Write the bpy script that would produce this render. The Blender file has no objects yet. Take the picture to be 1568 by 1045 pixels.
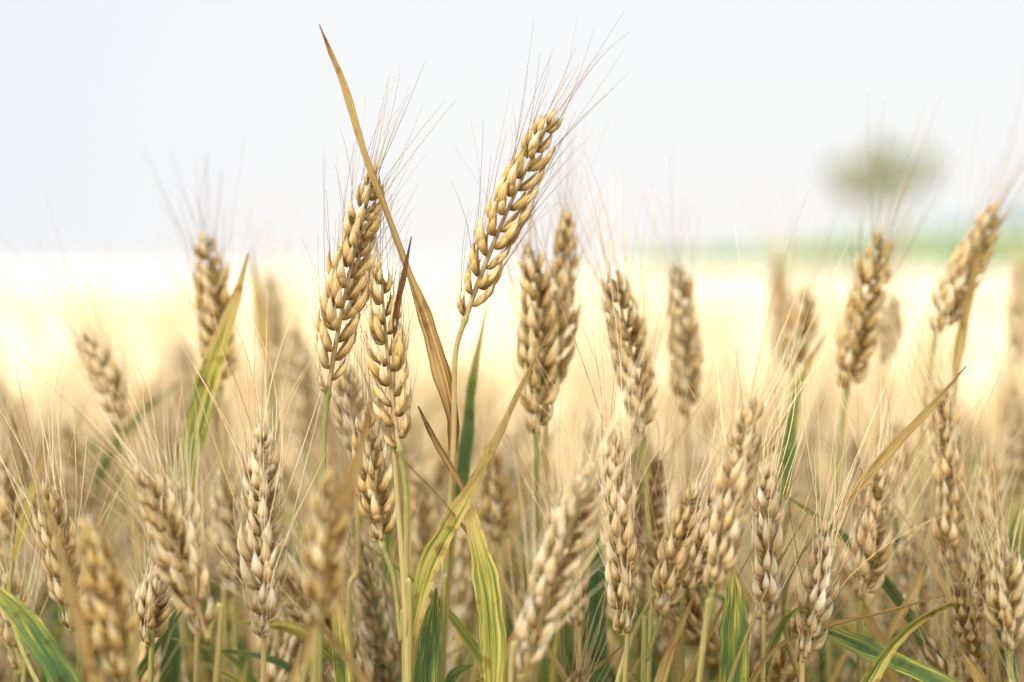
import bpy, math
import numpy as np
R = np.random.default_rng(11)
scene = bpy.context.scene

# ------------------------------------------------------------------ camera
CAMZ = 0.86
PITCH = math.radians(2.7)
LENS = 55.0
cam_d = bpy.data.cameras.new("camera"); cam = bpy.data.objects.new("camera", cam_d)
scene.collection.objects.link(cam); scene.camera = cam
cam.location = (0, 0, CAMZ); cam.rotation_euler = (math.radians(90) - PITCH, 0, 0)
cam_d.lens = LENS; cam_d.sensor_width = 36; cam_d.clip_start = 0.02; cam_d.clip_end = 6000
cam_d.dof.use_dof = True; cam_d.dof.focus_distance = 0.607; cam_d.dof.aperture_fstop = 3.0
cam_d.dof.aperture_blades = 9

K = 36 / LENS / 1568
def at(u, v, d):
    """image pixel coordinates + chosen depth along the camera axis -> metres"""
    a = (u - 784) * K; b = (522.5 - v) * K
    return np.array([d * a, d * (math.cos(PITCH) + b * math.sin(PITCH)),
                     CAMZ + d * (-math.sin(PITCH) + b * math.cos(PITCH))])

# ------------------------------------------------------------------ mesh builder
def nrm(a):
    return a / np.maximum(np.linalg.norm(a, axis=-1, keepdims=True), 1e-9)

class MB:
    def __init__(s): s.v=[]; s.f=[]; s.fa=[]; s.dry=[]; s.m=[]; s.n=0
    def add(s, v, f, fa, dry, m):
        s.v.append(v); s.f.append(f + s.n); s.fa.append(fa); s.dry.append(dry)
        s.m.append(np.full(len(f), m)); s.n += len(v)
    def obj(s, name, mats, coll=None):
        v = np.concatenate(s.v); f = np.concatenate(s.f)
        me = bpy.data.meshes.new(name)
        me.from_pydata(v.tolist(), [], f.tolist())
        me.polygons.foreach_set("material_index", np.concatenate(s.m).astype(np.int32))
        me.polygons.foreach_set("use_smooth", np.ones(len(f), dtype=bool))
        a = me.attributes.new("fa", 'FLOAT_VECTOR', 'POINT')
        a.data.foreach_set("vector", np.concatenate(s.fa).astype(np.float32).ravel())
        b = me.attributes.new("dry", 'FLOAT', 'POINT')
        b.data.foreach_set("value", np.concatenate(s.dry).astype(np.float32))
        for m in mats: me.materials.append(m)
        me.update()
        o = bpy.data.objects.new(name, me)
        (coll or scene.collection).objects.link(o)
        return o

def gridfaces(nr, ns, wrap=True):
    f = []
    for i in range(nr - 1):
        for j in range(ns if wrap else ns - 1):
            k = (j + 1) % ns
            f.append((i*ns+j, i*ns+k, (i+1)*ns+k, (i+1)*ns+j))
    return np.array(f)

def tube(mb, P, r, sides, mat, dry=0.5, rnd=0.5):
    P = np.asarray(P, float); n = len(P); r = np.broadcast_to(r, (n,))
    T = nrm(np.gradient(P, axis=0))
    N = nrm(np.cross(T, np.array([0.21, 0.95, 0.13]))); B = np.cross(T, N)
    th = np.arange(sides) / sides * 2 * math.pi
    V = P[:, None] + r[:, None, None] * (N[:, None] * np.cos(th)[None, :, None] + B[:, None] * np.sin(th)[None, :, None])
    fa = np.zeros((n, sides, 3)); fa[..., 0] = th / 2 / math.pi
    fa[..., 1] = np.linspace(0, 1, n)[:, None]; fa[..., 2] = rnd
    d = np.broadcast_to(np.asarray(dry, float).reshape(-1, 1) if np.ndim(dry) else dry, (n, sides))
    mb.add(V.reshape(-1, 3), gridfaces(n, sides), fa.reshape(-1, 3), np.array(d).reshape(-1), mat)

def catmull(P, n):
    P = np.asarray(P, float)
    Q = np.vstack([2*P[0]-P[1], P, 2*P[-1]-P[-2]])
    s = np.linspace(0, len(P) - 1 - 1e-6, n); i = s.astype(int); t = (s - i)[:, None]
    a, b, c, d = Q[i], Q[i+1], Q[i+2], Q[i+3]
    return 0.5 * (2*b + (c-a)*t + (2*a-5*b+4*c-d)*t*t + (3*b-a-3*c+d)*t**3)

def ribbon(mb, P, w, roll, dry, mat, fold=0.35, rnd=None, n=28, wav=0.0):
    """leaf blade: P control points, w widths (m), roll angles (rad), dry 0..1"""
    rnd = R.random() if rnd is None else rnd
    C = catmull(P, n); m = len(P)
    s = np.linspace(0, m - 1, n)
    W = np.interp(s, range(m), w); RL = np.interp(s, range(m), roll); D = np.interp(s, range(m), dry)
    T = nrm(np.gradient(C, axis=0))
    X = nrm(np.cross(T, np.array([0.03, 1.0, 0.05]))); Y = np.cross(T, X)
    Wd = X * np.cos(RL)[:, None] + Y * np.sin(RL)[:, None]; Nd = np.cross(T, Wd)
    J = np.array([-1, -.62, -.25, 0, .25, .62, 1.0])
    ph = R.random() * 6
    ew = 1 + 0.07 * np.sin(s * 5.1 + ph) + 0.04 * np.sin(s * 11.3)
    V = C[:, None] + Wd[:, None] * (J[None, :, None] * (W * ew)[:, None, None] / 2) \
        + Nd[:, None] * ((np.abs(J) ** 0.8 * fold)[None, :, None] * W[:, None, None] / 2) \
        + Nd[:, None] * (wav * np.sin(s * 4 + ph)[:, None, None] * J[None, :, None] * W[:, None, None])
    fa = np.zeros((n, 7, 3)); fa[..., 0] = J[None] * .5 + .5; fa[..., 1] = np.linspace(0, 1, n)[:, None]; fa[..., 2] = rnd
    mb.add(V.reshape(-1, 3), gridfaces(n, 7, False), fa.reshape(-1, 3), np.repeat(D, 7), mat)

# ---- floret (husk) template : z along, x width, y outwards
def floret_template(nr, ns):
    t = np.linspace(0, 1, nr)
    w = np.interp(t, [0, .08, .2, .36, .5, .64, .78, .9, 1], [.30, .66, .93, 1, .88, .64, .38, .17, .02])
    th = np.arange(ns) / ns * 2 * math.pi - math.pi / 2     # seam on the inner side
    c, s = np.cos(th), np.sin(th)
    x = 0.5 * w[:, None] * np.sign(c) * np.abs(c) ** 0.85
    y = 0.5 * w[:, None] * np.where(s > 0, 0.84 * s + 0.46 * np.maximum(s, 0) ** 10, 0.45 * s)
    V = np.stack([x, y, np.broadcast_to(t[:, None], x.shape)], -1)
    fa = np.zeros((nr, ns, 3)); fa[..., 0] = (np.arange(ns) / ns)[None]; fa[..., 1] = t[:, None]
    return V.reshape(-1, 3), gridfaces(nr, ns), fa.reshape(-1, 3)
TH = floret_template(12, 16); TL = floret_template(6, 6)

def add_florets(mb, O, X, Y, Z, L, Wd, Th, rnd, tone, tpl, mat):
    tv, tf, tfa = tpl; M = len(tv); N = len(O)
    arch = 0.11 * np.sin(np.pi * tv[:, 2]) - 0.05 * tv[:, 2] ** 3
    V = O[:, None] + X[:, None] * (tv[None, :, 0, None] * Wd[:, None, None]) \
        + Y[:, None] * (tv[None, :, 1, None] * Th[:, None, None] + arch[None, :, None] * L[:, None, None]) \
        + Z[:, None] * (tv[None, :, 2, None] * L[:, None, None])
    F = (tf[None] + (np.arange(N) * M)[:, None, None]).reshape(-1, 4)
    fa = np.broadcast_to(tfa[None], (N, M, 3)).copy(); fa[..., 2] = rnd[:, None]
    mb.add(V.reshape(-1, 3), F, fa.reshape(-1, 3), np.repeat(tone, M), mat)

def add_awns(mb, P, D, L, C, r0, rnd, tone, mat, ns=7):
    t = np.linspace(0, 1, ns); N = len(P)
    pts = P[:, None] + D[:, None] * (L[:, None] * t)[..., None] + C[:, None] * (L[:, None] * t ** 2)[..., None]
    A = nrm(np.cross(D, np.array([0.2, 0.97, 0.1]))); B = np.cross(D, A)
    th = np.arange(3) * 2 * math.pi / 3
    r = r0 * (1 - 0.6 * t)
    V = pts[:, :, None] + r[None, :, None, None] * (A[:, None, None] * np.cos(th)[None, None, :, None] + B[:, None, None] * np.sin(th)[None, None, :, None])
    M = ns * 3; g = gridfaces(ns, 3)
    F = (g[None] + (np.arange(N) * M)[:, None, None]).reshape(-1, 4)
    fa = np.zeros((N, ns, 3, 3)); fa[..., 1] = t[None, :, None]; fa[..., 2] = rnd[:, None, None]
    mb.add(V.reshape(-1, 3), F, fa.reshape(-1, 3), np.repeat(tone, M), mat)

EAR, AWN, STEM, LEAF = 0, 1, 2, 3
def add_ear(mb, P0, P1, bend=(0, 0, 0), roll=0.0, tone=0.5, awn=0.045, tpl=TH, fat=1.0, spread=1.0, awn_r=0.00013, aseg=7, splay=0.0, keep=1.0):
    P0 = np.asarray(P0, float); P1 = np.asarray(P1, float); bend = np.asarray(bend, float)
    mid = (P0 + P1) / 2 + bend
    L = np.linalg.norm(P1 - P0); body = L - 0.006
    n = max(8, int(round(body / 0.0041)))
    def cl(t): t = np.asarray(t)[:, None]; return (1-t)**2*P0 + 2*t*(1-t)*mid + t*t*P1
    def tg(t): t = np.asarray(t)[:, None]; return nrm(2*(1-t)*(mid-P0) + 2*t*(P1-mid))
    t = (np.arange(n) + .3 + R.normal(0, .12, n)) / n * (body / L) ; s = np.where(np.arange(n) % 2 == 0, 1.0, -1.0)
    T = tg(t); X = nrm(np.cross(T, np.array([0.02, 1, 0.03]))); Y = np.cross(T, X)
    rl = roll + np.linspace(-.2, .35, n) * R.choice([-1, 1]) + R.normal(0, .11, n)
    A = X * np.cos(rl)[:, None] + Y * np.sin(rl)[:, None]; B = np.cross(T, A)
    tt = np.linspace(0, 1, n)
    sc = fat * np.interp(tt, [0, .1, .3, .6, .85, 1], [.62, .92, 1.06, .98, .82, .60]) * R.normal(1, .07, n)
    C = cl(t)
    tube(mb, np.vstack([cl(np.linspace(0, .96, 16))]), np.linspace(0.0011, 0.0005, 16), 6, STEM, 0.9)
    #        fan   up     out    len    wid    thick kind
    spec = [(-.40, .0000, .0010, .0094, .0032, .0027, 0), (.40, .0000, .0010, .0094, .0032, .0027, 0),
            (-.23, .0014, .0017, .0122, .0037, .0033, 1), (.23, .0014, .0017, .0122, .0037, .0033, 1),
            (.0, .0042, .0027, .0104, .0035, .0030, 2)]
    O=[];XX=[];YY=[];ZZ=[];LL=[];WW=[];TT=[];AP=[];AD=[];AL=[];
    for (phi, up, out, ln, wd, thk, kind) in spec:
        j = R.normal(0, .11, n)
        al = np.interp(tt, [0, .2, .8, 1], [.45, .40, .31, .12]) * spread + R.normal(0, .075, n)
        Sd = T * np.cos(al)[:, None] + A * (s * np.sin(al))[:, None]
        ph = phi + j
        D = nrm(Sd * np.cos(ph)[:, None] + B * np.sin(ph)[:, None])
        out_v = A * s[:, None] * 0.8 + B * np.sign(phi) * (0.75 if kind < 2 else 0)
        Yv = nrm(out_v - D * np.sum(out_v * D, -1, keepdims=True)); Xv = np.cross(Yv, D)
        o = C + A * (s * out * sc)[:, None] + B * (np.sign(phi) * 0.0012 * sc)[:, None] + T * (up * sc)[:, None]
        l = ln * sc * R.normal(1, .08, n)
        O.append(o); XX.append(Xv); YY.append(Yv); ZZ.append(D); LL.append(l); WW.append(wd*sc*R.normal(1,.10,n)); TT.append(thk*sc*R.normal(1,.10,n))
        tip = o + D * l[:, None] * .97 + Yv * (-.045 * l)[:, None]
        if kind >= 1:
            q = nrm(D * (.72 + splay) + T * (.62 - splay * .3) + R.normal(0, .10 + splay * .2, (n, 3)))
            a_l = awn * R.uniform(.45, 1.25, n) * np.interp(tt, [0, .3, 1], [.8, 1, 1.05]) * (.75 if kind == 2 else 1)
            a_l = np.where(R.random(n) < keep, a_l, .004)
            AP.append(tip); AD.append(q); AL.append(a_l)
        else:   # short beak on glume
            AP.append(tip); AD.append(nrm(D + T * .2)); AL.append(R.uniform(.002, .006, n))
    Te = tg([1.0])[0]; Pe = cl([body / L])[0]
    for ph in (-.3, 0, .3):
        D = nrm(Te + B[-1] * ph); Yv = nrm(A[-1] - D * (A[-1] @ D)); Xv = np.cross(Yv, D)
        O.append(Pe[None]); XX.append(Xv[None]); YY.append(Yv[None]); ZZ.append(D[None]); LL.append(np.array([.0085])); WW.append(np.array([.0023])); TT.append(np.array([.0020]))
        AP.append((Pe + D * .0080)[None]); AD.append(D[None]); AL.append(np.array([awn * R.uniform(.7, 1)]))
    O, XX, YY, ZZ = map(np.concatenate, (O, XX, YY, ZZ)); LL, WW, TT = map(np.concatenate, (LL, WW, TT))
    N = len(O)
    add_florets(mb, O, XX, YY, ZZ, LL, WW, TT, R.random(N), np.full(N, tone), tpl, EAR)
    AP, AD, AL = map(np.concatenate, (AP, AD, AL)); M = len(AP)
    add_awns(mb, AP, AD, AL, R.normal(0, .11, (M, 3)), awn_r, R.random(M), np.full(M, tone), AWN, aseg)

def bez(a, b, c, d, n):
    t = np.linspace(0, 1, n)[:, None]
    return (1-t)**3*a + 3*t*(1-t)**2*b + 3*t*t*(1-t)*c + t**3*d

def rand_leaf(mb, S, z0, length, az, dry, width=0.009, droop=None, el=None):
    """blade leaving the stem polyline S at height z0"""
    i = int(np.argmin(np.abs(S[:, 2] - z0))); p = S[i]
    h = np.array([math.cos(az), math.sin(az), 0]); droop = R.uniform(.08, .5) if droop is None else droop
    pts = [p - np.array([0, 0, .02]), p + h*.006 + np.array([0, 0, .01])]
    q = pts[-1].copy(); el = R.uniform(1.15, 1.45) if el is None else el
    for k in range(4):
        q = q + (h * math.cos(el) + np.array([0, 0, 1]) * math.sin(el)) * length / 4
        pts.append(q.copy()); el -= droop * (0.4 + .45 * k)
    rr = R.uniform(-.9, .9)
    ribbon(mb, pts, [.003, width*.8, width, width*.9, width*.6, .0006], [rr, rr, rr+.2, rr+.5, rr+.8, rr+1],
           [max(0, dry-.1), dry-.05, dry, dry+.03, dry+.08, dry+.2], LEAF, fold=R.uniform(.1, .6), n=22, wav=.05)

# ------------------------------------------------------------------ materials
def nodes(m):
    m.use_nodes = True; nt = m.node_tree; nt.nodes.clear(); return nt, nt.nodes, nt.links
def N(ns, t, **kw):
    x = ns.new(t)
    for k, v in kw.items(): setattr(x, k, v)
    return x
def ramp(ns, stops):
    r = ns.new('ShaderNodeValToRGB'); e = r.color_ramp.elements
    while len(e) < len(stops): e.new(.5)
    for i, (p, c) in enumerate(stops): e[i].position = p; e[i].color = (*c, 1)
    return r
def math_n(ns, ln, op, a, b=None, c=None):
    x = ns.new('ShaderNodeMath'); x.operation = op
    for i, q in enumerate((a, b, c)):
        if q is None: continue
        if hasattr(q, 'links'): ln.new(q, x.inputs[i])
        else: x.inputs[i].default_value = q
    return x.outputs[0]
def _mix(ns, ln, f, a, b, bt):
    x = ns.new('ShaderNodeMix'); x.data_type = 'RGBA'; x.blend_type = bt; x.clamp_factor = True
    for sock, q in ((x.inputs[0], f), (x.inputs[6], a), (x.inputs[7], b)):
        if hasattr(q, 'links'): ln.new(q, sock)
        else: sock.default_value = q
    return x.outputs[2]

def plant_material(name, kind, haze_mix=0.0):
    m = bpy.data.materials.new(name); nt, ns, ln = nodes(m)
    fa = N(ns, 'ShaderNodeAttribute', attribute_name="fa"); dr = N(ns, 'ShaderNodeAttribute', attribute_name="dry")
    sp = N(ns, 'ShaderNodeSeparateXYZ'); ln.new(fa.outputs['Vector'], sp.inputs[0])
    U, T, RN = sp.outputs; DRY = dr.outputs['Fac']
    oi = N(ns, 'ShaderNodeObjectInfo'); tc = N(ns, 'ShaderNodeTexCoord')
    cb = N(ns, 'ShaderNodeCombineXYZ')
    ln.new(math_n(ns, ln, 'MULTIPLY', U, {'ear': 14, 'leaf': 9, 'stem': 6, 'awn': 1}[kind]), cb.inputs[0])
    ln.new(math_n(ns, ln, 'MULTIPLY', T, {'ear': 1.8, 'leaf': 4, 'stem': 40, 'awn': 2}[kind]), cb.inputs[1])
    ln.new(math_n(ns, ln, 'ADD', math_n(ns, ln, 'MULTIPLY', RN, 37.0), math_n(ns, ln, 'MULTIPLY', oi.outputs['Random'], 11.0)), cb.inputs[2])
    nz = N(ns, 'ShaderNodeTexNoise'); nz.inputs['Scale'].default_value = 1.0; nz.inputs['Detail'].default_value = 4
    ln.new(cb.outputs[0], nz.inputs['Vector']); NZ = nz.outputs['Fac']
    n2 = N(ns, 'ShaderNodeTexNoise'); n2.inputs['Scale'].default_value = 130; n2.inputs['Detail'].default_value = 3
    ln.new(tc.outputs['Object'], n2.inputs['Vector'])
    bs = N(ns, 'ShaderNodeBsdfPrincipled'); tr = N(ns, 'ShaderNodeBsdfTranslucent'); mx = N(ns, 'ShaderNodeMixShader')
    out = N(ns, 'ShaderNodeOutputMaterial')
    mixc = lambda f, a, b, bt='MIX': _mix(ns, ln, f, a, b, bt)
    if kind == 'ear':
        v = math_n(ns, ln, 'ADD', math_n(ns, ln, 'MULTIPLY', T, .62), math_n(ns, ln, 'MULTIPLY', NZ, .60))
        v = math_n(ns, ln, 'ADD', v, math_n(ns, ln, 'MULTIPLY', math_n(ns, ln, 'SUBTRACT', RN, .5), .34))
        edge = math_n(ns, ln, 'ABSOLUTE', math_n(ns, ln, 'SUBTRACT', U, .5))      # keel pale, flanks browner
        v = math_n(ns, ln, 'SUBTRACT', v, math_n(ns, ln, 'MULTIPLY', edge, .40))
        gold = ramp(ns, [(.10, (.26, .14, .028)), (.34, (.58, .375, .10)), (.60, (.80, .575, .225)), (.90, (.96, .83, .55))]); ln.new(v, gold.inputs[0])
        pale = ramp(ns, [(.10, (.42, .27, .10)), (.34, (.75, .565, .30)), (.60, (.90, .76, .51)), (.90, (.97, .92, .79))]); ln.new(v, pale.inputs[0])
        tone = math_n(ns, ln, 'ADD', DRY, math_n(ns, ln, 'MULTIPLY', math_n(ns, ln, 'SUBTRACT', oi.outputs['Random'], .5), .25))
        col = mixc(tone, gold.outputs[0], pale.outputs[0])
        sp2 = ramp(ns, [(.58, (1, 1, 1)), (.70, (.60, .42, .22))]); ln.new(n2.outputs['Fac'], sp2.inputs[0])
        col = mixc(.55, col, sp2.outputs[0], 'MULTIPLY')
        tf, rough = .22, .66
        bh = math_n(ns, ln, 'SINE', math_n(ns, ln, 'MULTIPLY', U, 2 * math.pi * 16)); bd = .00014
    elif kind == 'awn':
        r = ramp(ns, [(0, (.58, .41, .17)), (.3, (.86, .70, .40)), (.8, (.94, .84, .60)), (.92, (.52, .29, .16)), (1, (.36, .17, .10))]); ln.new(RN, r.inputs[0])
        r2 = ramp(ns, [(0, (.22, .13, .06)), (.5, (.42, .29, .14)), (.8, (.58, .44, .26)), (1, (.26, .09, .07))]); ln.new(RN, r2.inputs[0])
        f = N(ns, 'ShaderNodeMapRange'); f.inputs[1].default_value = .1; f.inputs[2].default_value = .45; ln.new(DRY, f.inputs[0])
        col = mixc(f.outputs[0], r2.outputs[0], r.outputs[0]); tf, rough = .25, .5; bh = None
    elif kind == 'stem':
        v = math_n(ns, ln, 'ADD', DRY, math_n(ns, ln, 'MULTIPLY', math_n(ns, ln, 'SUBTRACT', NZ, .5), .6))
        r = ramp(ns, [(0, (.10, .14, .04)), (.35, (.26, .26, .08)), (.6, (.42, .33, .13)), (1, (.48, .34, .17))]); ln.new(v, r.inputs[0])
        col = r.outputs[0]; tf, rough = .06, .5
        bh = math_n(ns, ln, 'SINE', math_n(ns, ln, 'MULTIPLY', U, 2 * math.pi * 12)); bd = .00006
    else:
        v = math_n(ns, ln, 'ADD', DRY, math_n(ns, ln, 'MULTIPLY', math_n(ns, ln, 'SUBTRACT', NZ, .5), 1.05))
        v = math_n(ns, ln, 'ADD', v, math_n(ns, ln, 'MULTIPLY', math_n(ns, ln, 'ABSOLUTE', math_n(ns, ln, 'SUBTRACT', U, .5)), .2))
        r = ramp(ns, [(0, (.05, .105, .045)), (.25, (.11, .175, .05)), (.42, (.33, .34, .07)), (.54, (.66, .54, .15)), (.70, (.66, .48, .20)), (.86, (.46, .28, .10)), (1, (.24, .11, .05))])
        ln.new(v, r.inputs[0]); col = r.outputs[0]
        vein = math_n(ns, ln, 'SINE', math_n(ns, ln, 'MULTIPLY', U, 2 * math.pi * 13))
        vr = ramp(ns, [(0, (.84, .84, .80)), (1, (1, 1, 1))]); ln.new(math_n(ns, ln, 'MULTIPLY_ADD', vein, .5, .5), vr.inputs[0])
        col = mixc(1.0, col, vr.outputs[0], 'MULTIPLY')
        sp2 = ramp(ns, [(.58, (1, 1, 1)), (.70, (.42, .24, .10))]); ln.new(n2.outputs['Fac'], sp2.inputs[0])
        col = mixc(.65, col, sp2.outputs[0], 'MULTIPLY')
        tf, rough = .38, .5; bh = vein; bd = .0001
    if haze_mix:      # paler straw: haze and glow over the open field put into the colour
        col = mixc(haze_mix, col, (.93, .83, .59, 1))
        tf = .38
    ln.new(col, bs.inputs['Base Color']); ln.new(col, tr.inputs['Color'])
    bs.inputs['Roughness'].default_value = rough; bs.inputs['Specular IOR Level'].default_value = .2
    if bh is not None and not haze_mix:
        bp = N(ns, 'ShaderNodeBump'); bp.inputs['Distance'].default_value = bd; bp.inputs['Strength'].default_value = 1.0
        ln.new(bh, bp.inputs['Height']); ln.new(bp.outputs[0], bs.inputs['Normal'])
    mx.inputs[0].default_value = tf
    ln.new(bs.outputs[0], mx.inputs[1]); ln.new(tr.outputs[0], mx.inputs[2]); ln.new(mx.outputs[0], out.inputs[0])
    return m
MATS = [plant_material("wheat_husk", 'ear'), plant_material("wheat_awn", 'awn'), plant_material("wheat_stem", 'stem'), plant_material("wheat_blade", 'leaf')]
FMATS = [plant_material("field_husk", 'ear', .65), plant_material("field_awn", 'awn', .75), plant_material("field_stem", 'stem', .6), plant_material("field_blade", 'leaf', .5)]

def simple_mat(name, stops, scale, rough=.8, detail=6, trans=0.0, far=None):
    m = bpy.data.materials.new(name); nt, ns, ln = nodes(m)
    tc = N(ns, 'ShaderNodeTexCoord'); nz = N(ns, 'ShaderNodeTexNoise'); nz.inputs['Scale'].default_value = scale; nz.inputs['Detail'].default_value = detail
    ln.new(tc.outputs['Object'], nz.inputs['Vector']); r = ramp(ns, stops); ln.new(nz.outputs['Fac'], r.inputs[0])
    col = r.outputs[0]
    if far:        # distance haze put into the colour, greyer and duller further out
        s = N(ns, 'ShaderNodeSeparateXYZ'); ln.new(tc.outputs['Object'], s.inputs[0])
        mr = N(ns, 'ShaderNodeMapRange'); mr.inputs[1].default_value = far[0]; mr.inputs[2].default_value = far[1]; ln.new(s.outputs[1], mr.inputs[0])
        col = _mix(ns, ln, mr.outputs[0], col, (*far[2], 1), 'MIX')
    bs = N(ns, 'ShaderNodeBsdfPrincipled'); bs.inputs['Roughness'].default_value = rough; bs.inputs['Specular IOR Level'].default_value = .1
    ln.new(col, bs.inputs['Base Color']); out = N(ns, 'ShaderNodeOutputMaterial')
    if trans:
        tr = N(ns, 'ShaderNodeBsdfTranslucent'); mx = N(ns, 'ShaderNodeMixShader'); mx.inputs[0].default_value = trans
        ln.new(col, tr.inputs[0]); ln.new(bs.outputs[0], mx.inputs[1]); ln.new(tr.outputs[0], mx.inputs[2]); ln.new(mx.outputs[0], out.inputs[0])
    else: ln.new(bs.outputs[0], out.inputs[0])
    return m

# ------------------------------------------------------------------ hero plants
ears = [
 # bu,  bv,   tu,   tv,  d,   bend, roll, tone, awn, fat, depth lean, stem waypoints
 (712, 490,  850, 172, .610,  -14,  .10, .12, .046, 1.08, .004, [(697,548),(694,690),(684,860),(675,1045)]),
 (502, 605,  578, 256, .606,  -14,  .35, .15, .040, 1.06, .006, [(496,680),(494,860),(490,1045)]),
 (612, 690,  583, 400, .596,   -8,  .15, .10, .034, 1.00, .012, [(622,760),(622,880),(626,1045)]),
 (586, 838,  562, 625, .600,   -6,  .70, .10, .034, 1.00, .015, [(604,890),(614,980),(620,1045)]),
 (403, 975,  398, 655, .603,    8, 1.20, .85, .046, 1.10, .000, [(403,1045)]),
 (228, 990,  240, 868, .606,    0,  .90, .50, .034, .95, .000, [(230,1045)]),
 (822, 668,  815, 372, .655,   12,  .50, .20, .040, 1.10, .01, [(821,740),(822,860),(820,1045)]),
 (838, 610,  868, 325, .680,    8, 1.10, .20, .040, 1.10, .0, [(836,740),(850,1045)]),
 (985, 668,  935, 418, .655,   14,  .40, .45, .044, 1.10, .0, [(990,760),(992,1045)]),
 (954, 972,  932, 645, .603,   12,  1.3, .50, .052, 1.08, .0, [(957,1045)]),
 (1052,640, 1036, 402, .730,    8,  .40, .25, .040, 1.05, .0, [(1056,800),(1060,1045)]),
 (1092,905, 1150, 612, .570,    6,  1.2, .45, .048, 1.12, .0, [(1082,960),(1070,1045)]),
 (1170,957, 1170, 712, .606,   10,  1.3, .80, .048, 1.00, .0, [(1168,1045)]),
 (1230,1012,1264, 798, .603,    8,  1.0, .90, .052, 1.00, .0, [(1228,1050)]),
 (1012,948, 1066, 740, .590,   -8,  1.2, .30, .044, 1.00, .0, [(990,1010),(985,1050)]),
 (1320,925, 1346, 705, .640,    6,  .60, .40, .048, 1.05, .0, [(1316,1045)]),
 (1452,872, 1440, 585, .655,   10,  1.2, .40, .048, 1.05, .0, [(1452,960),(1446,1045)]),
 (1490,992, 1488, 805, .660,    4,  .60, .45, .044, 1.00, .0, [(1490,1045)]),
 (1296,602, 1354, 355, .700,   -6,  .30, .10, .046, 1.08, .0, [(1284,700),(1275,860),(1270,1045)]),
 (1434,512, 1532, 312, .710,   -8,  .50, .15, .046, 1.08, .0, [(1416,620),(1400,820),(1396,1045)]),
 (1214,572, 1240, 440, .770,   -4,  .50, .20, .044, 1.05, .0, [(1206,700),(1200,1045)]),
 (800,1036,  908, 712, .550,   -6,  .30, .60, .042, 1.05, .0, [(780,1110)]),
 (318, 978,  212, 712, .565,   10,  .40, .40, .044, 1.02, .0, [(330,1050)]),
 (192,1038,  130, 795, .525,   10,  1.1, .05, .034, 1.05, .0, [(205,1100)]),
 (112, 965,   68, 742, .595,   12,  .80, .45, .048, 1.00, .0, [(125,1050)]),
 (486, 965,  508, 722, .520,    0,  .90, .05, .030, .90, .0, [(480,1050)]),
 (338, 600,  312, 358, .700,   10,  .60, .08, .038, 1.05, .0, [(344,760),(345,1045)]),
 (188, 660,  130, 508, .710,    8,  .40, .25, .040, 1.00, .0, [(205,800),(215,1045)]),
 (418, 620,  412, 420, .900,    8,  .50, .40, .040, 1.05, .0, [(420,1045)]),
 (1518,835, 1510, 690, .720,    4,  .50, .25, .040, 1.00, .0, [(1520,1045)]),
 (764, 832,  742, 678, .700,    4,  .90, .20, .036, 1.05, .0, [(772,1045)]),
 (884, 962,  852, 760, .650,    6,  1.1, .55, .040, 1.00, .0, [(888,1045)]),
 (646, 880,  640, 715, .740,    4,  .50, .20, .036, 1.00, .0, [(648,1045)]),
 (545, 700,  528, 560, .650,    0,  .90, .50, .040, 1.00, .0, [(548,860),(540,1045)]),
 (1196,560, 1190, 388, 1.00,    4,  .90, .40, .040, 1.05, .0, [(1198,1045)]),
 (1556,560, 1566, 400, .900,    4,  .90, .40, .040, 1.05, .0, [(1550,1045)]),
 (470, 690,  452, 500, .840,    4,  .90, .60, .040, 1.05, .0, [(474,1045)]),
 (292, 690,  276, 520, .900,    4,  .90, .50, .040, 1.05, .0, [(296,1045)]),
 (292, 860,  262, 735, .640,    4,  .90, .85, .046, 1.00, .0, [(300,1045)]),
 (1052,910, 1100, 735, .630,    4,  1.1, .50, .044, 1.00, .0, [(1045,1045)]),
 (1380,830, 1372, 640, .77,    4,  .90, .45, .044, 1.05, .0, [(1384,1045)]),
 (1180,860, 1200, 660, .74,    4,  .90, .50, .044, 1.05, .0, [(1180,1045)]),
 (908, 800,  900, 640, .80,    4,  .90, .50, .044, 1.05, .0, [(908,1045)]),
 (20,  860,   -6, 690, .70,    4,  .90, .50, .044, 1.05, .0, [(24,1045)]),
 (120, 790,   98, 640, .80,    4,  .90, .55, .044, 1.05, .0, [(124,1045)]),
 (1560,760, 1548, 590, .80,    4,  .90, .45, .044, 1.05, .0, [(1560,1045)]),
 (360, 920,  338, 720, .70,    4,  .90, .50, .044, 1.05, .0, [(364,1045)]),
 (716, 960,  722, 770, .72,    4,  .70, .45, .044, 1.05, .0, [(712,1045)]),
 (1352,560, 1366, 455, .82,    4,  .90, .50, .044, 1.0, .0, [(1340,800),(1336,1045)]),
 (1400,1010,1392, 800, .68,    4,  .60, .45, .044, 1.0, .0, [(1400,1060)]),
 (1546,1000,1530, 830, .64,    4,  .60, .50, .044, 1.0, .0, [(1546,1060)]),
 (30,  1030,  12, 880, .64,    4,  .60, .50, .044, 1.0, .0, [(34,1080)]),
]
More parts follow.
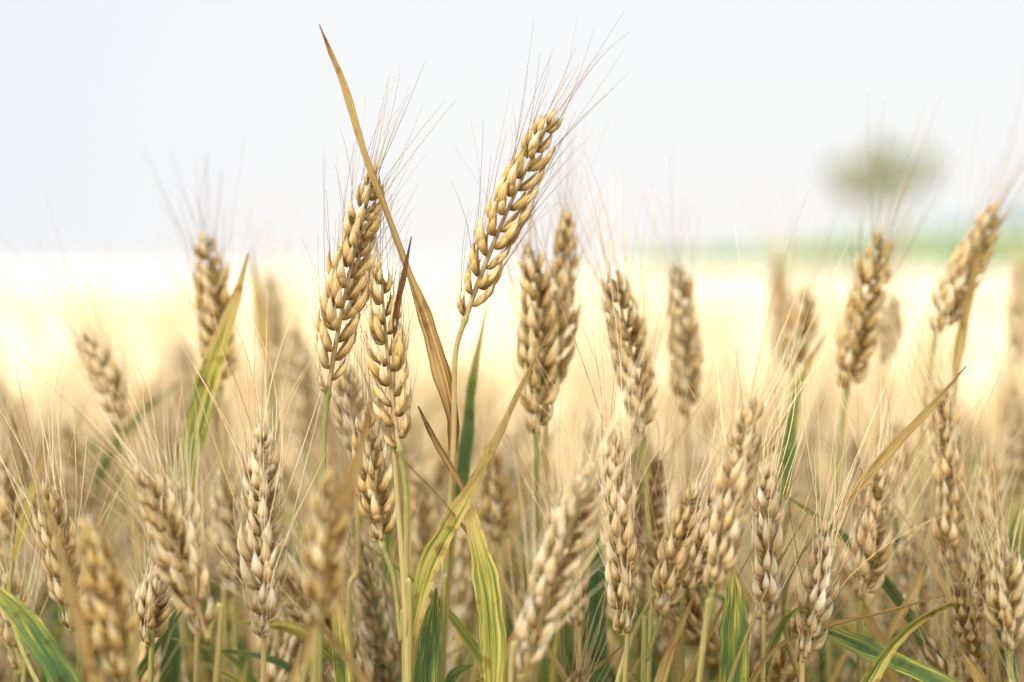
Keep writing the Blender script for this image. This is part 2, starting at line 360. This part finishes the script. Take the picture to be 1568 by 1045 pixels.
blades = [
 (0, [(693,690,.612,3.2,.0,.85),(692,640,.611,5.4,.5,.93),(672,560,.609,7.2,.2,.78),(648,480,.608,5.6,.5,.80),(622,410,.607,3.2,.8,.78),(590,322,.606,2.8,.7,.74),(558,236,.606,2.8,.4,.70),(528,135,.606,2.9,.2,.70),(505,78,.606,1.8,.2,.74),(489,38,.606,.4,.2,.8)]),
 (3, [(626,1000,.596,3.0,.6,.60),(632,960,.596,5.5,.5,.50),(655,868,.598,8.2,.2,.42),(690,800,.600,7.2,.1,.44),(722,742,.603,5.2,.5,.62),(762,665,.606,4.6,.8,.68),(800,585,.609,3.2,.9,.70),(852,488,.612,.5,.9,.74)]),
 (0, [(640,622,.612,.6,.2,.9),(668,680,.610,2.8,.5,.82),(705,745,.606,3.2,1.0,.85),(722,800,.603,5.8,.5,.58),(742,880,.600,9.4,.1,.34),(752,960,.598,10.4,.1,.38),(754,1060,.596,9.8,.1,.42),(750,1300,.594,7.0,.1,.5),(742,1600,.594,3.5,.1,.6)][::-1]),
 (2, [(604,520,.600,1.2,.5,1.0),(606,480,.600,3.0,.6,1.0),(618,420,.600,2.4,.6,1.0),(630,362,.601,.4,.6,1.0)]),
 (12,[(1116,1350,.598,6.0,.1,.2),(1118,1150,.598,10.0,.1,.22),(1122,1045,.598,12.5,.1,.25),(1124,960,.598,10.5,.0,.25),(1124,905,.60,6.5,.0,.34),(1122,868,.602,.8,.0,.5)]),
 (26,[(290,760,.68,4,.1,.3),(292,700,.675,8,.1,.30),(312,610,.67,10.5,.1,.36),(335,530,.665,8,.1,.50),(362,455,.66,4,.1,.66),(380,388,.66,.6,.1,.75)]),
 (15,[(1560,1110,.62,6,.9,.2),(1450,1052,.62,9,.9,.16),(1360,1010,.622,9,.7,.18),(1270,970,.63,7.5,.7,.22),(1196,932,.635,1,.6,.4)]),
 (23,[(160,1160,.56,8,.3,.1),(110,1060,.565,10,.3,.16),(62,985,.57,10,.3,.20),(20,930,.575,8,.3,.3),(-40,880,.58,1,.3,.4)]),
 (0, [(698,800,.66,3,.2,.2),(706,745,.662,6,.2,.18),(716,660,.664,5.4,.2,.16),(722,590,.668,4,.3,.25),(745,470,.67,.6,.3,.7)]),
 (18,[(1196,790,.70,3,.2,.3),(1204,710,.70,7,.2,.20),(1216,620,.70,5,.2,.28),(1236,560,.70,3.6,.4,.6),(1266,508,.70,.5,.4,.8)]),
 (15,[(1240,830,.62,1.2,.3,.68),(1300,760,.62,4.5,.4,.68),(1370,680,.62,5.0,.4,.70),(1420,628,.62,3.5,.4,.7),(1480,560,.625,.6,.4,.75)]),
 (17,[(1340,1010,.64,2.2,.8,.72),(1375,945,.64,4.4,.3,.68),(1402,898,.64,4.4,.3,.66),(1418,850,.64,.6,.3,.7)]),
 (25,[(470,1010,.52,3,.3,.7),(488,930,.52,6,.3,.76),(520,800,.522,5.5,.3,.8),(548,700,.525,4,.4,.8),(572,600,.528,.6,.4,.85)]),
 (1, [(530,1120,.60,5,.5,.5),(522,1010,.60,7,.5,.35),(512,900,.60,4,.5,.8),(508,860,.60,.7,.5,.9)]),
 (2, [(650,1200,.60,6,.2,.12),(652,1045,.602,10,.2,.14),(660,960,.605,8,.2,.20),(668,900,.606,.8,.2,.3)]),
 (4, [(436,1160,.57,3,.4,.7),(446,1060,.57,4.5,.4,.68),(462,985,.57,1,.4,.7)]),
 (13,[(985,1160,.585,4,.4,.7),(1010,1040,.585,5,.4,.72),(1040,960,.585,3.6,.6,.72),(1066,905,.59,.6,.5,.8)]),
 (28,[(410,560,.80,4,.3,.7),(400,500,.80,6,.3,.7),(392,440,.80,4,.3,.7),(384,380,.80,.6,.3,.7)]),
 (19,[(1462,600,.70,2,.3,.7),(1466,540,.70,6,.4,.68),(1486,440,.70,5,.4,.7),(1506,352,.70,.6,.4,.72)]),
 (7, [(560,1160,.68,7,.3,.1),(572,1000,.68,11,.2,.10),(590,880,.68,8,.2,.15),(596,790,.68,1,.2,.3)]),
 (10,[(905,1150,.68,8,.1,.05),(908,1010,.68,13,.1,.08),(912,900,.68,9,.1,.12),(916,820,.68,1,.2,.3)]),
 (32,[(640,1150,.68,4,.2,.55),(622,900,.68,5,.2,.5),(624,780,.68,3.4,.2,.6),(622,700,.68,.6,.2,.7)]),
 (14,[(1100,1130,.60,3,.4,.7),(1180,1000,.605,2.6,.5,.68),(1260,960,.61,2.4,.5,.7),(1360,935,.62,2.2,.5,.68),(1450,910,.63,.6,.5,.7)]),
 (9, [(1010,900,.62,3,.3,.62),(1080,800,.63,4.6,.4,.66),(1180,670,.65,4.2,.5,.68),(1230,590,.66,.6,.5,.7)]),
 (16,[(1548,1040,.64,6,.2,.2),(1535,940,.65,9,.2,.18),(1548,830,.66,7,.3,.25),(1580,740,.66,1,.3,.4)]),
 (22,[(20,860,.62,2,.3,.55),(36,800,.62,4,.3,.52),(52,740,.62,3,.3,.6),(72,665,.62,.6,.4,.7)]),
 (33,[(250,1120,.68,7,.3,.1),(262,1000,.68,10,.2,.10),(250,900,.68,6,.2,.15),(236,840,.68,1,.2,.3)]),
 (31,[(830,1130,.67,6,.3,.3),(838,1000,.67,8,.2,.36),(852,900,.67,6,.2,.45),(872,820,.67,1,.2,.6)]),
 (40,[(1380,1130,.70,8,.3,.1),(1386,980,.70,11,.2,.10),(1378,860,.70,7,.2,.15),(1372,780,.70,1,.2,.3)]),
]
by_plant = {}
for i, pts in blades: by_plant.setdefault(i, []).append(pts)

for i, e in enumerate(ears):
    bu, bv, tu, tv, d, bend, roll, tone, awn, fat, dl, way = e
    mb = MB()
    P0 = at(bu, bv, d); P1 = at(tu, tv, d + dl)
    ax = nrm(P1 - P0); side = nrm(np.cross(ax, np.array([0, 1.0, 0])))
    sgn = d * K * bend
    low = tone >= .4
    add_ear(mb, P0, P1, side * -sgn, roll, tone, awn * (1.2 if low else 1.1), TH, fat * 1.02, awn_r=.00020 if low else .00016, splay=.40 if low else .05, keep=1.0 if low else .8)
    tan0 = nrm((P0 + P1) / 2 + side * -sgn - P0)
    W = [P0 + tan0 * .004, P0] + [at(u, v, d) for u, v in way]
    last = W[-1]; gx = last[0] + (last[0] - W[-2][0]) * .6 + R.normal(0, .04)
    g = np.array([gx, last[1] + R.normal(0, .02), -0.01])
    W += [last * .55 + g * .45 + np.array([(last[0]-W[-2][0]) * .3, 0, 0]), g]
    S = catmull(W, 90)
    dist = np.cumsum(np.r_[0, np.linalg.norm(np.diff(S, axis=0), axis=1)])
    r = np.interp(dist, [0, .004, .006, .02, .12, .5, .9], [.0009, .0016, .0011, .00105, .0013, .0018, .0022])
    for nd in (.17 + R.random() * .08, .40, .6): r = r + .0004 * np.exp(-((dist - nd) / .003) ** 2)
    g0 = R.uniform(.2, .6) if tone < .7 else R.uniform(.5, .9)
    tube(mb, S, r, 10, STEM, np.interp(dist, [0, .05, .15, .3, .8], [g0, g0 + .1, R.uniform(.2, .6), .3, .5]), R.random())
    for q in range(5):
        rand_leaf(mb, S, R.uniform(.30, .60), R.uniform(.12, .18), R.uniform(0, 6.28), R.choice([.05, .1, .18, .3, .6]), R.uniform(.006, .011))
    if P0[2] < .82 and R.random() < .4:      # a withered upper blade
        rand_leaf(mb, S, R.uniform(.60, .68), R.uniform(.10, .15), R.choice([0, math.pi]) + R.normal(.5, .4), R.uniform(.6, .7), R.uniform(.003, .005), R.uniform(.02, .2), R.uniform(.9, 1.3))
    for pts in by_plant.get(i, []):
        P = [at(u, v, dd) for (u, v, dd, *_r) in pts]
        ribbon(mb, P, [p[3] / 1000 for p in pts], [p[4] for p in pts], [p[5] for p in pts], LEAF, fold=.30, n=60, wav=.02)
        b0 = P[0]   # sheath joining the blade to the tiller that carries it
        if b0[2] > .05:
            j = int(np.argmin(np.abs(S[:, 2] - max(.05, b0[2] - .14)))); b1 = S[j]
            C = bez(b0, b0 + nrm(b0 - P[1]) * .05, b1 + np.array([0, 0, .06]), b1, 24)
            tube(mb, C, np.linspace(max(.0008, pts[0][3] / 3000), .0015, len(C)), 8, STEM, pts[0][5] * .5 + .15)
    mb.obj("wheat_plant", MATS)

# ------------------------------------------------------------------ wheat field (instanced plants)
def variants(cname, NV, mats, awn_r, leaves, drys):
    vc = bpy.data.collections.new(cname)
    for k in range(NV):
        mb = MB(); zt = R.uniform(.655, .70)
        lean = R.normal(0, .03, 2); b = np.array([lean[0], lean[1], zt]); dirv = nrm(np.array([R.normal(0, .32), R.normal(0, .2), 1]))
        tip = b + dirv * R.uniform(.07, .09)
        add_ear(mb, b, tip, np.array([R.normal(0, .003), 0, 0]), R.random() * 3, R.uniform(.2, .95), .048, TL, 1.08, awn_r=awn_r, aseg=4, splay=.3, keep=.9)
        S = bez(b, b - dirv * .12, np.array([0, 0, .3]), np.array([0, 0, -.01]), 20)
        tube(mb, S, np.linspace(.0011, .002, 20), 5, STEM, np.linspace(R.uniform(.2, .8), .35, 20), R.random())
        for q in range(leaves):
            zz = [.63, .57, .50, .42, .30][q]
            rand_leaf(mb, S, zz + R.uniform(-.03, .03), R.uniform(.11, .17), R.uniform(0, 6.28), R.choice(drys), R.uniform(.005, .010))
        mb.obj(cname + "_%02d" % k, mats, vc)
    return vc
NV = 10
vc_near = variants("near_variant", NV, MATS, .00018, 5, [.05, .12, .2, .3, .45, .62, .68])
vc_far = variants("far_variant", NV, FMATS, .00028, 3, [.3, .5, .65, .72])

def scatter_obj(name, groups, vc):
    pts = []; scl = []
    for (y0, y1, dens, wa, wb, zf) in groups:
        area = (y1 - y0) * (2 * wb + wa * (y0 + y1)); n = int(area * dens)
        y = R.uniform(y0, y1, n * 2); x = R.uniform(-1, 1, n * 2) * (wa * y1 + wb)
        k = np.abs(x) < wa * y + wb; x, y = x[k][:n], y[k][:n]
        for a, b_ in zip(x, y): pts.append((a, b_, 0)); scl.append(zf())
    if name == "wheat_row":
        for _ in range(240):
            y = R.uniform(-.1, .74); x = R.choice([-1, 1]) * R.uniform(.38, 1.0); pts.append((x, y, 0)); scl.append(R.normal(.98, .04))
    n = len(pts)
    me = bpy.data.meshes.new(name); me.from_pydata([tuple(map(float, p)) for p in pts], [], [])
    a = me.attributes.new("rot", 'FLOAT_VECTOR', 'POINT')
    rot = np.zeros((n, 3)); rot[:, 2] = R.uniform(0, 6.283, n); rot[:, 0] = R.normal(0, .05, n); rot[:, 1] = R.normal(0, .09, n)
    a.data.foreach_set("vector", rot.astype(np.float32).ravel())
    a = me.attributes.new("scl", 'FLOAT', 'POINT'); a.data.foreach_set("value", np.array(scl, dtype=np.float32))
    a = me.attributes.new("idx", 'INT', 'POINT'); a.data.foreach_set("value", R.integers(0, NV, n).astype(np.int32))
    wf = bpy.data.objects.new(name, me); scene.collection.objects.link(wf)
    ng = bpy.data.node_groups.new("scatter_" + name, 'GeometryNodeTree')
    ng.interface.new_socket("Geometry", in_out='INPUT', socket_type='NodeSocketGeometry')
    ng.interface.new_socket("Geometry", in_out='OUTPUT', socket_type='NodeSocketGeometry')
    gi = ng.nodes.new('NodeGroupInput'); go = ng.nodes.new('NodeGroupOutput')
    iop = ng.nodes.new('GeometryNodeInstanceOnPoints'); ci = ng.nodes.new('GeometryNodeCollectionInfo')
    ci.inputs['Collection'].default_value = vc; ci.inputs['Separate Children'].default_value = True; ci.inputs['Reset Children'].default_value = True
    def na(nm, ty):
        x = ng.nodes.new('GeometryNodeInputNamedAttribute'); x.data_type = ty; x.inputs['Name'].default_value = nm; return x.outputs['Attribute']
    ng.links.new(gi.outputs[0], iop.inputs['Points']); ng.links.new(ci.outputs[0], iop.inputs['Instance'])
    iop.inputs['Pick Instance'].default_value = True
    ng.links.new(na("idx", 'INT'), iop.inputs['Instance Index']); ng.links.new(na("rot", 'FLOAT_VECTOR'), iop.inputs['Rotation'])
    ng.links.new(na("scl", 'FLOAT'), iop.inputs['Scale']); ng.links.new(iop.outputs[0], go.inputs[0])
    wf.modifiers.new("scatter", 'NODES').node_group = ng
    return n
cn = lambda m, s, a, b: (lambda: float(np.clip(R.normal(m, s), a, b)))
n1 = scatter_obj("wheat_row", [(.66, .80, 600, .40, .12, cn(.96, .022, .90, .99)),
                               (.80, 1.15, 480, .45, .28, cn(.99, .03, .90, 1.03))], vc_near)
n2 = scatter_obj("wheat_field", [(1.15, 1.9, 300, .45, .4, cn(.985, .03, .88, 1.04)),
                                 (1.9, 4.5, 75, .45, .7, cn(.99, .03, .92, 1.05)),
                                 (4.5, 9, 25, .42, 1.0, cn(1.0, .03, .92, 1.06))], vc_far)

# ------------------------------------------------------------------ ground + far crop canopy
def sheet(name, xs, ys, zf, mat):
    X, Y = np.meshgrid(xs, ys); Z = zf(X, Y)
    me = bpy.data.meshes.new(name); me.from_pydata(np.stack([X, Y, Z], -1).reshape(-1, 3).tolist(), [], gridfaces(len(ys), len(xs), False).tolist())
    me.materials.append(mat); o = bpy.data.objects.new(name, me); scene.collection.objects.link(o); return o
soil = simple_mat("soil", [(.3, (.14, .10, .06)), (.7, (.30, .23, .14))], 9)
sheet("ground", np.linspace(-3000, 3000, 13), np.linspace(-1000, 4500, 12), lambda X, Y: X * 0, soil)
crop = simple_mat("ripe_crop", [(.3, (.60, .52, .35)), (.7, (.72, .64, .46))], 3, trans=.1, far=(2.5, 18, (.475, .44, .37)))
ys = np.concatenate([np.linspace(1.55, 6, 110), np.linspace(6.1, 40, 160), np.geomspace(41, 230, 60)])
sq = np.linspace(-1, 1, 420)
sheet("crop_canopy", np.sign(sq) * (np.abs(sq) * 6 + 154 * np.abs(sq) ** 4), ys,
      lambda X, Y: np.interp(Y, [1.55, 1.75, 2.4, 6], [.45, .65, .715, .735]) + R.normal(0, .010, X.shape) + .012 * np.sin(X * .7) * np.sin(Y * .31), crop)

# ------------------------------------------------------------------ trees
def leaf_cloud(mb, centers, radii, n, size, flat=.7):
    for c, r in zip(centers, radii):
        k = n; p = R.normal(0, 1, (k, 3)); p = nrm(p) * (R.random((k, 1)) ** .45) * r; p[:, 2] *= flat; p += c
        a = nrm(R.normal(0, 1, (k, 3))); b = nrm(np.cross(a, R.normal(0, 1, (k, 3)))); s = size * R.uniform(.6, 1.4, (k, 1))
        V = np.stack([p - a*s, p - b*s*.6, p + a*s, p + b*s*.6], 1).reshape(-1, 3)
        F = np.arange(4 * k).reshape(-1, 4); fa = np.zeros((4*k, 3)); fa[:, 2] = np.repeat(R.random(k), 4)
        mb.add(V, F, fa, np.zeros(4*k), 0)
leafm = simple_mat("tree_foliage", [(.3, (.27, .30, .15)), (.7, (.38, .40, .22))], 1.5, trans=.35)  # lighter than the leaves themselves: distance haze put into the base colour
bark = simple_mat("bark", [(.3, (.22, .20, .18)), (.7, (.34, .31, .27))], 8)
mb = MB(); tx, ty = 18.9, 79.0
tube(mb, [(tx, ty, 0), (tx+.1, ty, 2), (tx, ty, 4.2), (tx+.1, ty, 6.2)], [.24, .18, .13, .05], 10, 1)
cs = []; rs = []
for k in range(30):
    az = R.uniform(0, 6.28); rr = R.uniform(.2, 2.8); z = R.uniform(4.3, 7.5 - rr * .6)
    c = np.array([tx + rr * math.cos(az) * 1.1, ty + rr * math.sin(az), z]); cs.append(c); rs.append(R.uniform(.5, .9))
    tube(mb, bez(np.array([tx, ty, R.uniform(3.0, 4.6)]), np.array([tx, ty, 4.8]), c * .7 + np.array([tx, ty, 4.8]) * .3, c, 8), np.linspace(.08, .02, 8), 6, 1)
leaf_cloud(mb, cs, rs, 105, .12)
mb.obj("broadleaf_tree", [leafm, bark])

def treeline(name, x0, x1, y, h0, h1, n, mat, wfun=lambda s: 1, k=110):
    mb = MB(); cs = []; rs = []
    for q in range(n):
        s = q / n; x = x0 + (x1 - x0) * s + R.normal(0, 2); h = R.uniform(h0, h1) * wfun(s)
        tube(mb, [(x, y, 0), (x, y, h * .6)], [.3, .1], 6, 1)
        for j in range(4): cs.append(np.array([x + R.normal(0, h*.25), y + R.normal(0, 2), h * R.uniform(.2, .75)])); rs.append(h * R.uniform(.25, .4))
    leaf_cloud(mb, cs, rs, k, (h0 + h1) / 2 * .08, .9)
    return mb.obj(name, [mat, bark])
hedgem = simple_mat("hedge_foliage", [(.3, (.38, .50, .24)), (.7, (.48, .60, .32))], .3, trans=.4)  # pale green, with far-off haze mixed into the leaf colour
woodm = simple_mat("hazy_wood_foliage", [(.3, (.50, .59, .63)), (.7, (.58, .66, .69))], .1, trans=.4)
treeline("hedgerow", 18, 95, 205, 4.4, 5.4, 110, hedgem, lambda s: .5 + min(1, s * 2) * .65, 120)
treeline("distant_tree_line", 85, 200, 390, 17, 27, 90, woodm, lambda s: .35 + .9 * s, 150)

# ------------------------------------------------------------------ light
SUN_EL, SUN_AZ = math.radians(46), math.radians(-136)   # azimuth measured from +Y, clockwise
w = bpy.data.worlds.new("World"); scene.world = w; w.use_nodes = True
nt = w.node_tree; ns = nt.nodes; ln = nt.links; ns.clear()
sky = ns.new('ShaderNodeTexSky'); sky.sky_type = 'NISHITA'; sky.sun_disc = False; sky.sun_elevation = SUN_EL; sky.sun_rotation = SUN_AZ
sky.dust_density = 5; sky.air_density = 1
tc = ns.new('ShaderNodeTexCoord'); sp = ns.new('ShaderNodeSeparateXYZ'); ln.new(tc.outputs['Generated'], sp.inputs[0])
el = ramp(ns, [(0.0, (.995, .98, .955)), (.06, (.965, .965, .965)), (.30, (.925, .935, .955)), (.45, (1, .975, .915)), (1.0, (1.0, .975, .915))]); ln.new(sp.outputs[2], el.inputs[0])
# overcast layer is brighter overhead than at the horizon
zb = ns.new('ShaderNodeMapRange'); zb.inputs[1].default_value = .28; zb.inputs[2].default_value = .7; zb.inputs[3].default_value = 10.3; zb.inputs[4].default_value = 38
ln.new(sp.outputs[2], zb.inputs[0])
side = ns.new('ShaderNodeMapRange'); side.inputs[1].default_value = -.36; side.inputs[2].default_value = -.12; side.inputs[3].default_value = 0; side.inputs[4].default_value = 1; ln.new(sp.outputs[0], side.inputs[0])
lav = _mix(ns, ln, side.outputs[0], (.91, .935, 1.0, 1), (1, 1, 1, 1), 'MIX')
c1 = _mix(ns, ln, 1.0, el.outputs[0], lav, 'MULTIPLY')
vm = ns.new('ShaderNodeVectorMath'); vm.operation = 'SCALE'; ln.new(c1, vm.inputs[0]); ln.new(zb.outputs[0], vm.inputs['Scale'])
mixs = _mix(ns, ln, .94, sky.outputs[0], vm.outputs[0], 'MIX')
bg = ns.new('ShaderNodeBackground'); bg.inputs[1].default_value = .1; ln.new(mixs, bg.inputs[0])
wo = ns.new('ShaderNodeOutputWorld'); ln.new(bg.outputs[0], wo.inputs[0])
sl = bpy.data.lights.new("sun", 'SUN'); so = bpy.data.objects.new("sun", sl); scene.collection.objects.link(so)
sl.energy = 4.0; sl.angle = math.radians(14); sl.color = (1, .95, .86)
from mathutils import Vector
dv = Vector((math.sin(SUN_AZ) * math.cos(SUN_EL), math.cos(SUN_AZ) * math.cos(SUN_EL), math.sin(SUN_EL)))
so.rotation_euler = dv.to_track_quat('Z', 'Y').to_euler()
scene.view_settings.view_transform = 'Standard'; scene.view_settings.look = 'None'; scene.view_settings.exposure = 0
print("instances", n1, n2)
